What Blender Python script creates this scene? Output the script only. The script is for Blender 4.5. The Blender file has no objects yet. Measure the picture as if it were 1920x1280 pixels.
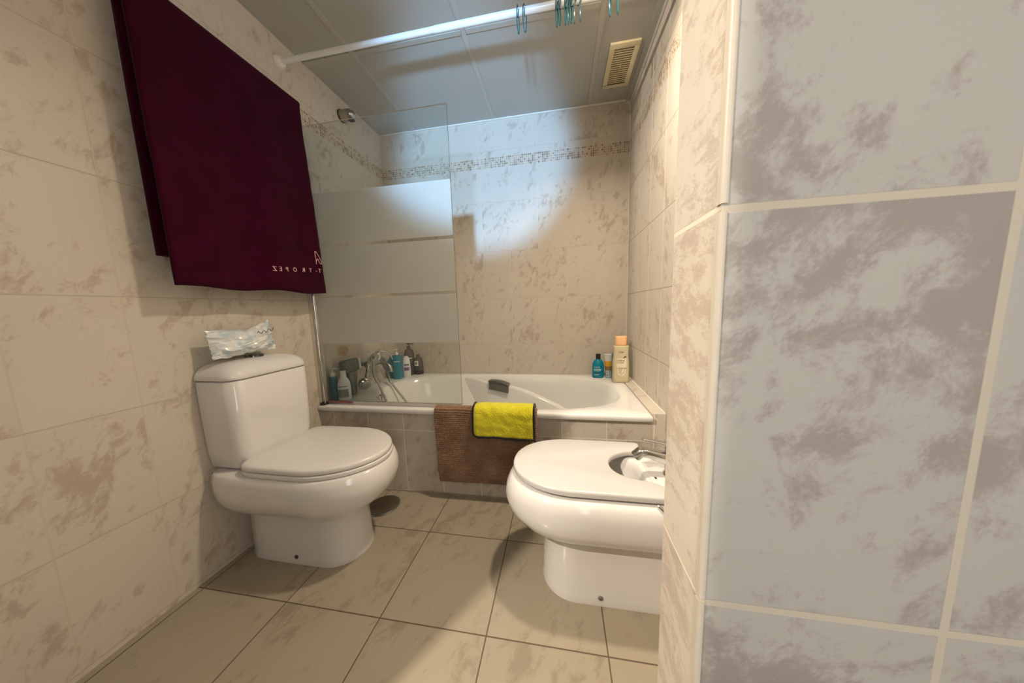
import bpy, bmesh, math, random
from mathutils import Vector, Matrix, noise
random.seed(7)
sc = bpy.context.scene
COL = sc.collection
PI = math.pi

# ------------------------------------------------------------------ room measurements (metres)
WX = -1.7478      # left wall
H = 2.2416        # ceiling
ROW0, ROWH = 0.691, 0.3377
TZ = 0.470        # bathtub rim
TY = -0.784       # bathtub front lip
PX, PY0, PY1 = -0.3375, -1.7955, -1.7055   # tiled partition
YF = -3.4         # wall behind the camera
GY = -0.752       # shower screen plane

# ------------------------------------------------------------------ helpers
def link(o, parent=None):
    COL.objects.link(o)
    if parent is not None:
        o.parent = parent
    return o

def mesh_obj(name, verts, faces, mat=None, parent=None, smooth=True, angle=40, fmat=None):
    me = bpy.data.meshes.new(name)
    me.from_pydata([tuple(v) for v in verts], [], faces)
    bm = bmesh.new(); bm.from_mesh(me)
    bmesh.ops.recalc_face_normals(bm, faces=bm.faces)
    bm.to_mesh(me); bm.free()
    return finish(name, me, mat, parent, smooth, angle, fmat)

def finish(name, me, mat, parent=None, smooth=True, angle=40, fmat=None):
    mats = mat if isinstance(mat, (list, tuple)) else [mat]
    for m in mats:
        if m: me.materials.append(m)
    if fmat:
        for p in me.polygons:
            p.material_index = fmat(p)
    if smooth:
        for p in me.polygons: p.use_smooth = True
        if angle < 179: me.set_sharp_from_angle(angle=math.radians(angle))
    o = bpy.data.objects.new(name, me)
    return link(o, parent)

class G:
    """Collects simple shapes into one mesh."""
    def __init__(s): s.v, s.f = [], []
    def add(s, v, f):
        b = len(s.v); s.v += [Vector(p) for p in v]; s.f += [[b + i for i in q] for q in f]; return s
    def loft(s, rings, cap0=True, cap1=True, closed=True):
        n = len(rings[0]); v = [p for r in rings for p in r]; f = []
        m = n if closed else n - 1
        for i in range(len(rings) - 1):
            for j in range(m):
                k = (j + 1) % n
                f.append([i*n+j, i*n+k, (i+1)*n+k, (i+1)*n+j])
        if cap0: f.append(list(range(n))[::-1])
        if cap1: f.append([(len(rings)-1)*n + j for j in range(n)])
        return s.add(v, f)
    def lathe(s, prof, n=32, M=None, cap=True):
        rings = []
        for r, z in prof:
            rings.append([Vector((r*math.cos(2*PI*k/n), r*math.sin(2*PI*k/n), z)) for k in range(n)])
        if M is not None: rings = [[M @ p for p in r] for r in rings]
        return s.loft(rings, cap, cap)
    def tube(s, path, r, n=10, closed=False, cap=True):
        P = [Vector(p) for p in path]; rings = []; m = len(P)
        up = None
        for i in range(m):
            a = P[(i-1) % m] if (closed or i > 0) else P[0]
            b = P[(i+1) % m] if (closed or i < m-1) else P[-1]
            t = (b - a)
            t = t.normalized() if t.length > 1e-9 else Vector((0, 0, 1))
            if up is None:
                up = Vector((0, 0, 1)) if abs(t.z) < .9 else Vector((1, 0, 0))
            x = (up - t*up.dot(t)).normalized(); y = t.cross(x); up = x
            rr = r[i] if isinstance(r, (list, tuple)) else r
            rings.append([P[i] + rr*(math.cos(2*PI*k/n)*x + math.sin(2*PI*k/n)*y) for k in range(n)])
        if closed:
            rings.append(rings[0])
            return s.loft(rings, False, False)
        return s.loft(rings, cap, cap)
    def box(s, lo, hi):
        x0, y0, z0 = lo; x1, y1, z1 = hi
        return s.add([(x0,y0,z0),(x1,y0,z0),(x1,y1,z0),(x0,y1,z0),(x0,y0,z1),(x1,y0,z1),(x1,y1,z1),(x0,y1,z1)],
                     [[0,3,2,1],[4,5,6,7],[0,1,5,4],[1,2,6,5],[2,3,7,6],[3,0,4,7]])
    def obj(s, name, mat, parent=None, smooth=True, angle=40, bevel=0, seg=2, fmat=None):
        me = bpy.data.meshes.new(name)
        me.from_pydata([tuple(p) for p in s.v], [], s.f)
        bm = bmesh.new(); bm.from_mesh(me)
        bmesh.ops.remove_doubles(bm, verts=bm.verts, dist=1e-6)
        bmesh.ops.recalc_face_normals(bm, faces=bm.faces)
        if bevel:
            es = [e for e in bm.edges if len(e.link_faces) == 2 and e.calc_face_angle() > .6]
            bmesh.ops.bevel(bm, geom=es, offset=bevel, segments=seg, profile=.5, affect='EDGES', clamp_overlap=True)
        bm.to_mesh(me); bm.free()
        return finish(name, me, mat, parent, smooth, angle, fmat)

def prism(g, outline, z0, z1, M=None):
    n = len(outline)
    v = [Vector((x, y, z0)) for x, y in outline] + [Vector((x, y, z1)) for x, y in outline]
    if M is not None: v = [M @ p for p in v]
    f = [list(range(n))[::-1], list(range(n, 2*n))] + [[i, (i+1) % n, n+(i+1) % n, n+i] for i in range(n)]
    return g.add(v, f)

def thing(name, label, cat, loc=(0, 0, 0), group=None):
    o = bpy.data.objects.new(name, None); link(o)
    o.empty_display_size = .05
    o.location = loc
    return tag(o, label, cat, group)

def tag(o, label, cat, group=None, kind=None):
    o['label'] = label; o['category'] = cat
    if group: o['group'] = group
    if kind: o['kind'] = kind
    return o

def struct(o, label=None, cat=None):
    o['kind'] = 'structure'
    if label: o['label'] = label
    if cat: o['category'] = cat
    return o

def local(o, parent):
    """geometry was written in world coordinates; keep it there under a moved parent"""
    o.matrix_parent_inverse = Matrix.Translation(parent.location).inverted()
    return o

def child(g, name, mat, parent, **kw):
    o = g.obj(name, mat, None, **kw)
    o.parent = parent
    o.matrix_parent_inverse = Matrix.Translation(-Vector(root_loc(parent)))
    return o

def root_loc(o):
    while o.parent: o = o.parent
    return o.location

# for sub-parts (parent is a mesh sitting at the world origin already)
def sub(g, name, mat, parent, **kw):
    o = g.obj(name, mat, None, **kw)
    o.parent = parent
    return o

# ------------------------------------------------------------------ node helpers
class N:
    def __init__(s, name):
        s.m = bpy.data.materials.new(name); s.m.use_nodes = True
        s.t = s.m.node_tree; s.t.nodes.clear()
        s.out = s.t.nodes.new('ShaderNodeOutputMaterial')
    def n(s, typ, **kw):
        x = s.t.nodes.new('ShaderNode' + typ)
        for k, v in kw.items(): setattr(x, k, v)
        return x
    def l(s, a, b): s.t.links.new(a, b)
    def put(s, sock, v):
        if hasattr(v, 'is_linked') or isinstance(v, bpy.types.NodeSocket): s.l(v, sock)
        else: sock.default_value = v
    def math(s, op, a, b=None, c=None, clamp=False):
        x = s.n('Math', operation=op); x.use_clamp = clamp
        s.put(x.inputs[0], a)
        if b is not None: s.put(x.inputs[1], b)
        if c is not None: s.put(x.inputs[2], c)
        return x.outputs[0]
    def mix(s, fac, a, b):
        x = s.n('Mix', data_type='RGBA'); s.put(x.inputs[0], fac); s.put(x.inputs[6], a); s.put(x.inputs[7], b)
        return x.outputs[2]
    def step(s, v, a, b, lo=0., hi=1.):
        x = s.n('MapRange', interpolation_type='SMOOTHSTEP')
        s.put(x.inputs[0], v); x.inputs[1].default_value = a; x.inputs[2].default_value = b
        x.inputs[3].default_value = lo; x.inputs[4].default_value = hi
        return x.outputs[0]
    def noise(s, vec, scale, detail=4, rough=.55, dist=0.):
        x = s.n('TexNoise'); s.l(vec, x.inputs['Vector'])
        x.inputs['Scale'].default_value = scale; x.inputs['Detail'].default_value = detail
        x.inputs['Roughness'].default_value = rough; x.inputs['Distortion'].default_value = dist
        return x.outputs['Fac']
    def bsdf(s, color, rough=.5, **kw):
        b = s.n('BsdfPrincipled')
        s.put(b.inputs['Base Color'], color); s.put(b.inputs['Roughness'], rough)
        for k, v in kw.items(): s.put(b.inputs[k.replace('_', ' ')], v)
        s.l(b.outputs[0], s.out.inputs[0]); return b
    def bump(s, b, height, strength, dist=.001):
        x = s.n('Bump'); x.inputs['Strength'].default_value = strength; x.inputs['Distance'].default_value = dist
        s.l(height, x.inputs['Height']); s.l(x.outputs[0], b.inputs['Normal'])

def rgb(r, g, b): return (r, g, b, 1.)

def simple(name, color, rough=.4, nscale=0, namp=.06, bump=0, **kw):
    k = N(name)
    geo = k.n('NewGeometry')
    c = rgb(*color)
    if nscale:
        nz = k.noise(geo.outputs['Position'], nscale, 3)
        d = tuple(max(0, x*(1-namp*2)) for x in color)
        c = k.mix(nz, rgb(*d), rgb(*[min(1, x*(1+namp)) for x in color]))
    b = k.bsdf(c, rough, **kw)
    if bump and nscale: k.bump(b, nz, bump, .002)
    return k.m

def tile_mat(name, ua, va, u0, w, v0, h, base=(.72, .665, .59), stain=(.44, .365, .315), grout=(.50, .43, .34), grout2=None, gw=.0036,
             seed=0., rough=.38, blotch=.7, mosaic=False, rust=False, uv_grid=True, coarse=1.0, grout_dark=False, amount=.0, grain=1., vs=.6, fg=.10):
    k = N(name)
    geo = k.n('NewGeometry'); sep = k.n('SeparateXYZ'); k.l(geo.outputs['Position'], sep.inputs[0])
    ax = {'x': sep.outputs[0], 'y': sep.outputs[1], 'z': sep.outputs[2]}
    u, v = ax[ua], ax[va]
    uu = k.math('DIVIDE', k.math('SUBTRACT', u, u0), w); vv = k.math('DIVIDE', k.math('SUBTRACT', v, v0), h)
    def edge(t, size):
        fr = k.math('FRACT', t); m = k.math('MINIMUM', fr, k.math('SUBTRACT', 1., fr)); return k.math('MULTIPLY', m, size)
    gmu = k.step(edge(uu, w), gw*.40, gw*.60, 1., 0.)
    gmv = k.step(edge(vv, h), gw*.40, gw*.60, 1., 0.)
    gm = k.math('MAXIMUM', gmu, gmv)
    cell = k.n('CombineXYZ'); k.l(k.math('FLOOR', uu), cell.inputs[0]); k.l(k.math('FLOOR', vv), cell.inputs[1]); cell.inputs[2].default_value = seed
    wn = k.n('TexWhiteNoise', noise_dimensions='3D'); k.l(cell.outputs[0], wn.inputs['Vector'])
    off = k.n('VectorMath', operation='MULTIPLY_ADD'); k.l(wn.outputs['Color'], off.inputs[0]); off.inputs[1].default_value = (37, 23, 41)
    uv = k.n('CombineXYZ'); k.l(u, uv.inputs[0]); k.l(k.math('MULTIPLY', v, .62), uv.inputs[1]); k.l(u, uv.inputs[2])
    # pattern lives in the plane of the wall, drifted diagonally
    pl = k.n('CombineXYZ'); k.l(k.math('ADD', u, k.math('MULTIPLY', v, -.28)), pl.inputs[0]); k.l(k.math('MULTIPLY', v, vs), pl.inputs[1])
    k.l(pl.outputs[0], off.inputs[2]); vec = off.outputs[0]
    big = k.noise(vec, 6.5*coarse, 3, .55, .4)
    mid = k.noise(vec, 27*coarse, 7, .68, .35)
    fine = k.noise(vec, 130*grain, 3, .6, .2)
    val = k.math('ADD', mid, k.math('MULTIPLY', k.math('SUBTRACT', big, .5), .62))
    val = k.math('ADD', val, k.math('MULTIPLY', k.math('SUBTRACT', fine, .5), fg))
    m1 = k.step(val, .53-amount, .70-amount)
    m2 = k.math('MULTIPLY', k.step(mid, .60, .68), .40)
    msk = k.math('MULTIPLY', k.math('MAXIMUM', m1, m2), blotch, clamp=True)
    tone = k.noise(vec, 4, 2)
    lo = tuple(c*.93 for c in base); hi = tuple(min(1, c*1.05) for c in base)
    col = k.mix(tone, rgb(*lo), rgb(*hi))
    col = k.mix(msk, col, rgb(*stain))
    hgt = k.math('SUBTRACT', 1., gm)
    if mosaic:
        z0, z1 = 1.931, 2.000
        s = .0138
        mu = k.math('DIVIDE', u, s); mv = k.math('DIVIDE', k.math('SUBTRACT', v, z0), s)
        fu = k.math('SUBTRACT', k.math('FRACT', mu), .5); fv = k.math('SUBTRACT', k.math('FRACT', mv), .5)
        mc = k.n('CombineXYZ'); k.l(k.math('FLOOR', mu), mc.inputs[0]); k.l(k.math('FLOOR', mv), mc.inputs[1]); mc.inputs[2].default_value = 3.
        w2 = k.n('TexWhiteNoise', noise_dimensions='3D'); k.l(mc.outputs[0], w2.inputs['Vector'])
        r = w2.outputs['Value']
        sz = k.math('ADD', .16, k.math('MULTIPLY', r, .27))
        mm = k.math('MAXIMUM', k.math('ABSOLUTE', fu), k.math('ABSOLUTE', fv))
        q = k.math('LESS_THAN', mm, sz)
        dark = k.mix(r, rgb(.50, .40, .29), rgb(.27, .19, .12))
        inb = k.math('MULTIPLY', k.math('GREATER_THAN', v, z0), k.math('LESS_THAN', v, z1))
        col = k.mix(k.math('MULTIPLY', inb, .35), col, rgb(.62, .53, .42))
        col = k.mix(k.math('MULTIPLY', inb, q), col, dark)
    if rust:
        dx = k.math('MULTIPLY', k.math('SUBTRACT', u, -.566), 1.); dz = k.math('MULTIPLY', k.math('SUBTRACT', v, .735), 1.4)
        rr = k.math('SQRT', k.math('ADD', k.math('MULTIPLY', dx, dx), k.math('MULTIPLY', dz, dz)))
        rr = k.math('ADD', rr, k.math('MULTIPLY', k.math('SUBTRACT', mid, .5), .16))
        col = k.mix(k.step(rr, .03, .055, .75, 0.), col, rgb(.42, .25, .10))
    col = k.mix(gmu, col, rgb(*(grout2 or grout)))
    col = k.mix(gmv, col, rgb(*grout))
    rg = k.math('ADD', k.math('MULTIPLY', gm, .5), rough)
    b = k.bsdf(col, rg, Specular_IOR_Level=.3)
    hh = k.math('ADD', hgt, k.math('MULTIPLY', msk, -.12))
    k.bump(b, hh, .35, .0012)
    return k.m

# ------------------------------------------------------------------ materials
M = {}
CR = dict(base=(.60, .54, .455), stain=(.395, .315, .245))
M['tile_back'] = tile_mat('tile_back', 'x', 'z', 0., .2, ROW0, ROWH, seed=1, mosaic=True, grout=(.56, .48, .385), grout2=(.64, .57, .475), gw=.0032, **CR)
M['tile_left'] = tile_mat('tile_left', 'y', 'z', 0., .2, ROW0, ROWH, seed=2, mosaic=True, grout2=(.58, .51, .41), rust=True, **CR)
M['tile_right'] = tile_mat('tile_right', 'y', 'z', -.2467, .2, ROW0, ROWH, seed=3, mosaic=True, grout=(.36, .30, .23), grout2=(.85, .78, .66), **CR)
M['tile_panel'] = tile_mat('tile_panel', 'x', 'z', -.046, .2038, .343, ROWH, seed=4, amount=.03, grout=(.80, .74, .64), grout2=(.82, .76, .66), **CR)
M['tile_ledge'] = tile_mat('tile_ledge', 'y', 'x', -.1, .2, -.2, .6, seed=5, **CR)
M['tile_pside'] = tile_mat('tile_pillar_side', 'y', 'z', -1.62, .4, ROW0+.004, ROWH, seed=12, gw=.004, grout=(.80, .73, .6), coarse=1.15, amount=.07, grain=2.6, vs=1.5, fg=.34, base=(.665, .605, .515), stain=(.47, .38, .31))  # same tile, base lightened in place of stronger lamp light
M['tile_pfront'] = tile_mat('tile_pillar_front', 'x', 'z', -.56, .4, ROW0+.002, ROWH, seed=9, gw=.006, grout=(.72, .66, .56), coarse=.78, amount=.062, grain=1.8, vs=.85, fg=.16, base=(.60, .59, .57), stain=(.35, .31, .295))  # same tile, base greyed to carry the cool light on this face
M['floor'] = tile_mat('tile_floor', 'x', 'y', -1.3757, .3466, -1.0037, .3466, base=(.345, .298, .222), stain=(.25, .205, .148), grout=(.105, .08, .052),
                      seed=6, gw=.0038, coarse=.8, blotch=.75, rough=.2)
M['plaster'] = simple('hall_plaster', (.13, .125, .12), .8, 3, .03)
M['ceiling'] = simple('ceiling_board', (.43, .42, .375), .55, 2, .02)
M['tbar'] = simple('ceiling_strip', (.46, .445, .39), .45, 3, .03)
M['white_trim'] = simple('white_trim', (.80, .78, .72), .35, 4, .02)
M['cream_trim'] = simple('cream_corner_trim', (.76, .70, .60), .4, 12, .05)
M['ceramic'] = simple('white_ceramic', (.72, .70, .675), .09, 2, .012, Coat_Weight=.4, Coat_Roughness=.05)
M['seat'] = simple('seat_plastic', (.71, .69, .66), .22, 3, .012)
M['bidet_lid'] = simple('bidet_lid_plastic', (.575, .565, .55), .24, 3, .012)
M['enamel'] = simple('tub_enamel', (.76, .75, .715), .12, 2, .012)
M['chrome'] = simple('chrome', (.60, .60, .59), .10, 5, .03, Metallic=1.)
M['dull_chrome'] = simple('dull_chrome', (.46, .455, .43), .3, 9, .08, Metallic=1.)
M['aluminium'] = simple('aluminium', (.74, .70, .64), .28, 9, .04, Metallic=1.)
M['steel_dark'] = simple('dark_steel_disc', (.30, .28, .24), .30, 20, .06, Metallic=1.)
M['hose'] = simple('hose_metal', (.50, .50, .46), .32, 120, .2, Metallic=.9)
M['handle_grey'] = simple('grey_grip', (.17, .17, .165), .28, 30, .1, Metallic=.5)
M['black'] = simple('black_plastic', (.015, .015, .018), .35, 8, .1)
M['dark_gap'] = simple('dark_seal', (.06, .05, .04), .6, 8, .1)
M['rod'] = simple('white_rod', (.82, .84, .82), .25, 3, .02)
M['ring'] = simple('teal_plastic', (.012, .10, .12), .2, 20, .05)
M['vent'] = simple('yellowed_plastic', (.76, .66, .42), .5, 6, .05)
M['vent_dark'] = simple('vent_inner_plastic', (.66, .56, .36), .7, 6, .05)  # slightly darker plastic for the back plate and spine
M['blue'] = simple('blue_bottle', (.0, .24, .38), .25, 15, .05)
M['teal'] = simple('teal_bottle', (.01, .14, .19), .22, 15, .05)
M['teal2'] = simple('teal_blue_bottle', (.02, .20, .27), .25, 15, .05)
M['white_plastic'] = simple('white_plastic', (.72, .72, .69), .35, 10, .03)
M['beige'] = simple('beige_bottle', (.56, .49, .31), .3, 15, .03)
M['peach'] = simple('peach_cap', (.85, .50, .25), .35, 15, .05)
M['orange'] = simple('orange_plastic', (.85, .42, .03), .35, 15, .05)
M['amber'] = simple('amber_plastic', (.30, .15, .05), .4, 15, .05)
M['pale_blue'] = simple('pale_blue_label', (.50, .62, .66), .4, 160, .3)
M['label_cream'] = simple('cream_label', (.72, .65, .48), .4, 15, .03)
M['label_white'] = simple('white_label', (.80, .80, .76), .4, 15, .03)
M['label_grey'] = simple('grey_green_label', (.20, .27, .25), .4, 40, .2)
M['ink'] = simple('dark_print', (.05, .045, .03), .5, 15, .03)
M['violet_print'] = simple('violet_print', (.18, .10, .26), .5, 60, .2)
M['sponge'] = simple('grey_green_sponge', (.16, .19, .16), .9, 90, .3)
M['thread'] = simple('pink_embroidery', (.78, .46, .46), .7, 60, .1)
M['red_seal'] = simple('reddish_seal', (.24, .075, .07), .5, 20, .1)
M['button'] = simple('dark_chrome_button', (.18, .18, .19), .2, 15, .05, Metallic=1.)

def fabric(name, c1, c2, scale, bump, rough=.95, sheen=.3):
    k = N(name); geo = k.n('NewGeometry')
    nz = k.noise(geo.outputs['Position'], scale, 4, .65); lo = k.noise(geo.outputs['Position'], 14, 3)
    f = k.math('ADD', k.math('MULTIPLY', nz, .6), k.math('MULTIPLY', lo, .4))
    b = k.bsdf(k.mix(k.step(f, .3, .7), rgb(*c1), rgb(*c2)), rough, Specular_IOR_Level=.08, Sheen_Weight=sheen, Sheen_Roughness=.5)
    k.bump(b, nz, bump, .002); return k.m
M['towel'] = fabric('burgundy_terry', (.022, .0002, .006), (.046, .0006, .013), 700, .5, sheen=.04)
M['mat'] = fabric('brown_chenille', (.18, .10, .055), (.38, .23, .14), 320, .5)
M['yellow'] = fabric('yellow_microfibre', (.62, .56, .015), (.80, .74, .05), 420, .6)
M['binding'] = fabric('black_binding', (.006, .006, .01), (.02, .02, .028), 500, .5)

def glass_mat(name, tint, haze):
    k = N(name)
    fr = k.n('Fresnel'); fr.inputs['IOR'].default_value = 1.22
    tr = k.n('BsdfTransparent'); tr.inputs[0].default_value = rgb(*tint)
    gl = k.n('BsdfGlossy'); gl.inputs['Roughness'].default_value = .03
    df = k.n('BsdfDiffuse'); df.inputs[0].default_value = rgb(.55, .52, .46)
    geo = k.n('NewGeometry'); nz = k.noise(geo.outputs['Position'], 9, 4)
    m1 = k.n('MixShader'); k.l(k.math('MULTIPLY', nz, haze*2), m1.inputs[0]); k.l(tr.outputs[0], m1.inputs[1]); k.l(df.outputs[0], m1.inputs[2])
    m2 = k.n('MixShader'); k.l(fr.outputs[0], m2.inputs[0]); k.l(m1.outputs[0], m2.inputs[1]); k.l(gl.outputs[0], m2.inputs[2])
    k.l(m2.outputs[0], k.out.inputs[0]); return k.m
M['glass'] = glass_mat('screen_glass', (.94, .955, .94), .022)
def bottle_glass(name, tint):
    return glass_mat(name, tint, .10)
M['clear_dark'] = bottle_glass('smoky_clear_bottle', (.62, .60, .64))
M['glass_edge'] = simple('glass_edge', (.07, .09, .075), .3, 8, .1)
def frost():
    k = N('frosted_band')
    geo = k.n('NewGeometry'); nz = k.noise(geo.outputs['Position'], 5, 2)
    c = k.mix(nz, rgb(.78, .78, .735), rgb(.83, .83, .785))
    d = k.n('BsdfDiffuse'); k.l(c, d.inputs[0])
    t = k.n('BsdfTranslucent'); k.l(c, t.inputs[0])
    g = k.n('BsdfGlossy'); g.inputs['Roughness'].default_value = .35
    m = k.n('MixShader'); m.inputs[0].default_value = .68; k.l(d.outputs[0], m.inputs[1]); k.l(t.outputs[0], m.inputs[2])
    m2 = k.n('MixShader'); m2.inputs[0].default_value = .05; k.l(m.outputs[0], m2.inputs[1]); k.l(g.outputs[0], m2.inputs[2])
    k.l(m2.outputs[0], k.out.inputs[0]); return k.m
M['frost'] = frost()

# ------------------------------------------------------------------ room shell
T = .08
struct(G().box((WX-T, 0, -.0), (T, T, H)).obj('wall_back', M['tile_back'], smooth=False))
struct(G().box((WX-T, -2.2, 0), (WX, 0, H)).obj('wall_left', M['tile_left'], smooth=False))
struct(G().box((0, YF, 0), (T, 0, H)).obj('wall_right', M['tile_right'], smooth=False))
HX = -3.4   # the hall behind the camera is wider than the bathroom
struct(G().box((HX-T, YF-T, 0), (T, YF, H)).obj('wall_front', M['plaster'], smooth=False))
struct(G().box((HX-T, YF, 0), (HX, -2.1, H)).obj('wall_hall', M['plaster'], smooth=False))
struct(G().box((HX-T, YF-T, -.06), (T, T, 0)).obj('floor', M['floor'], smooth=False))
struct(G().box((HX-T, YF-T, H), (T, T, H+.06)).obj('ceiling', M['ceiling'], smooth=False))
# tiled partition beside the bidet: the end seen edge-on, then its broad face towards the camera
part = G().box((PX, PY0, 0), (0, PY1, H)).obj('wall_partition', [M['tile_pfront'], M['tile_pside']], smooth=False,
        fmat=lambda p: 1 if p.normal.x < -.5 else 0)
struct(part)
# unseen jamb-like wall behind the camera, added to cut the hall lamp's floor light
struct(G().box((HX, -2.2, 0), (-1.335, -2.1, H)).obj('wall_light_edge', M['plaster'], smooth=False))
# cream bead on the partition's corner, with a missing stretch of filler
bead = G()
bw = .0048
for z0, z1 in ((0, ROW0+.004-.0015), (ROW0+.004+.0015, ROW0+.004+ROWH-.004), (ROW0+.004+ROWH+.002, H)):
    prof = [(PX-.0014, PY0+bw), (PX-.0014, PY0+.001), (PX-.0002, PY0-.0012), (PX+.0022, PY0-.0016), (PX+bw*.8, PY0-.0012), (PX+bw*.8, PY0+.002), (PX+.002, PY0+bw)]
    prism(bead, prof, z0, z1)
struct(bead.obj('trim_1', M['cream_trim'], angle=60))
# bath front and tiled ledge at the tub's far end
struct(G().box((WX, -.754, 0), (-.057, -.7385, .4415)).obj('wall_tub', M['tile_panel'], smooth=False))
struct(G().box((-.0565, -.754, 0), (0, 0, .472)).obj('wall_ledge', [M['tile_panel'], M['tile_ledge']], smooth=False, fmat=lambda p: 1 if p.normal.z > .5 else 0))
struct(G().tube([(-.0015, -.752, .4735), (-.0015, -.4, .474), (-.0015, -.002, .4735)], .0035, 8).obj('trim_24', M['white_trim']))
struct(G().tube([(-.002, -.002, .475), (-.002, -.002, H-.04)], .0022, 8).obj('trim_25', M['cream_trim']))
# grout bead along the bottom of the bath front
gb = G(); pth = []
for i in range(60):
    x = WX + .02 + i*(1.70/59)
    pth.append((x, -.7555 + .003*noise.noise((x*9, 0, 0)), .002 + .004*abs(noise.noise((x*13, 2, 0)))))
gb.tube(pth, [.006 + .004*noise.noise((p[0]*17, 5, 0)) for p in pth], 6)
struct(gb.obj('trim_2', simple('floor_grout_bead', (.36, .30, .23), .8, 30, .2)))
# ceiling grid strips
def strip(name, lo, hi, mat='tbar'):
    return struct(G().box(lo, hi).obj(name, M[mat], bevel=.0008, seg=1))
n = 3
for x in (-1.466, -.888, -.2575):
    strip('trim_%d' % n, (x-.012, -1.80, H-.0035), (x+.012, -.012, H-.0002)); n += 1
for k, (a, b) in enumerate(((WX+.002, -1.479), (-1.453, -.901), (-.875, -.2705), (-.2445, -.032))):
    strip('trim_%d' % n, (a, -.637, H-.0035), (b, -.613, H-.0002)); n += 1
strip('trim_%d' % n, (-.03, -1.70, H-.004), (-.0005, -.001, H-.0002)); n += 1
strip('trim_%d' % n, (-.004, -1.70, H-.034), (-.0005, -.001, H-.0045)); n += 1
strip('trim_%d' % n, (WX+.002, -.0085, H-.008), (-.031, -.0005, H-.0005), 'white_trim'); n += 1

# ------------------------------------------------------------------ polar outlines
def polar(cx, cy, a, L, b, e, eb, z, tip, nn=112):
    """closed ring: semi-superellipse towards the tip (+1 = +X), near-square on the other side"""
    pts = []
    for k in range(nn):
        t = 2*PI*k/nn; c, s = math.cos(t), math.sin(t)
        ax, ee = (a, e) if c >= 0 else (L, eb)
        r = (abs(c/ax)**ee + abs(s/b)**ee)**(-1/ee)
        pts.append(Vector((cx + tip*r*c, cy + r*s, z)))
    return pts

def superring(cx, cy, ax, ay, e, z, nn=128, angs=None):
    pts = []
    for k in range(nn):
        t = angs[k] if angs else 2*PI*k/nn; c, s = math.cos(t), math.sin(t)
        r = (abs(c/ax)**e + abs(s/ay)**e)**(-1/e)
        pts.append(Vector((cx + r*c, cy + r*s, z)))
    return pts

# ------------------------------------------------------------------ bathtub
tub = thing('bathtub', 'white built-in bathtub with a tiled front under the shower screen', 'bathtub', ((WX-.057)/2, TY/2, 0))
cx, cy = (WX-.057)/2, TY/2
ox, oy = (-.057-WX)/2 - .001, -TY/2 - .001
icx, icy = -.862, -.397
TA = [2*PI*k/160 for k in range(160)]
for q_ in (math.atan2(oy, ox), PI-math.atan2(oy, ox), PI+math.atan2(oy, ox), 2*PI-math.atan2(oy, ox)):
    TA[min(range(160), key=lambda k: abs(TA[k]-q_))] = q_
def tring(x_, y_, a_, b_, e_, z_): return superring(x_, y_, a_, b_, e_, z_, 160, TA)
g = G()
rings = [tring(cx, cy, ox-.004, oy-.004, 400, TZ-.0275), tring(cx, cy, ox, oy, 400, TZ-.024), tring(cx, cy, ox, oy, 400, TZ-.007),
         tring(cx, cy, ox-.002, oy-.002, 400, TZ-.002), tring(cx, cy, ox-.007, oy-.007, 400, TZ)]
for dx, dy, sh, z, e in ((.735, .347, 0, TZ, 2.9), (.727, .340, 0, TZ-.0035, 2.9), (.718, .331, 0, TZ-.014, 2.85), (.70, .318, -.004, TZ-.06, 2.8), (.665, .295, -.02, .32, 2.7),
                      (.60, .27, -.055, .22, 2.7), (.54, .245, -.09, .145, 2.7), (.49, .215, -.11, .115, 2.7), (.40, .17, -.12, .104, 2.7), (.1, .05, -.12, .10, 2.5)):
    rings.append(tring(icx+sh, icy, dx, dy, e, z))
g.loft(rings, False, True)
# armrest ridge sweeping down along the back wall of the basin
arm = []
for x, y, z, r in ((-1.16, -.075, .452, .010), (-1.06, -.098, .452, .026), (-.94, -.13, .432, .038), (-.76, -.155, .408, .044), (-.634, -.18, .372, .045), (-.51, -.205, .325, .044), (-.42, -.23, .285, .042), (-.33, -.262, .235, .036), (-.27, -.29, .19, .02)):
    arm.append(((x, y, z), r))
def smooth_path(pr, m=6):
    out = []; P = [Vector(p) for p, _ in pr]; Rr = [r for _, r in pr]
    for i in range(len(P)-1):
        p0 = P[max(i-1, 0)]; p1 = P[i]; p2 = P[i+1]; p3 = P[min(i+2, len(P)-1)]
        for k in range(m):
            t = k/m
            q = .5*((2*p1) + (p2-p0)*t + (2*p0-5*p1+4*p2-p3)*t*t + (3*p1-p0-3*p2+p3)*t**3)
            out.append((q, Rr[i]*(1-t) + Rr[i+1]*t))
    out.append((P[-1], Rr[-1])); return out
ap = smooth_path(arm)
ringsA = []
for i, (p, r) in enumerate(ap):
    t = (ap[min(i+1, len(ap)-1)][0] - ap[max(i-1, 0)][0]).normalized()
    nx = Vector((t.y, -t.x, 0)).normalized()
    if nx.y > 0: nx = -nx
    upv = t.cross(nx)
    if upv.z < 0: upv = -upv
    rr = []
    zb = min(.115, p.z-.05)
    wd = r*.62
    for c, zz in ((-1, zb), (-1, p.z-.014), (-.93, p.z-.006), (-.75, p.z-.0015), (-.45, p.z), (0, p.z+.0006), (.45, p.z), (.75, p.z-.0015), (.93, p.z-.006), (1, p.z-.014), (1.25, p.z-.06), (1.5, zb)):
        q = p + nx*(wd*c); rr.append(Vector((q.x, q.y, zz)))
    ringsA.append(rr)
g.loft(ringsA)
child(g, 'tub_body', M['enamel'], tub, angle=50)
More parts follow.
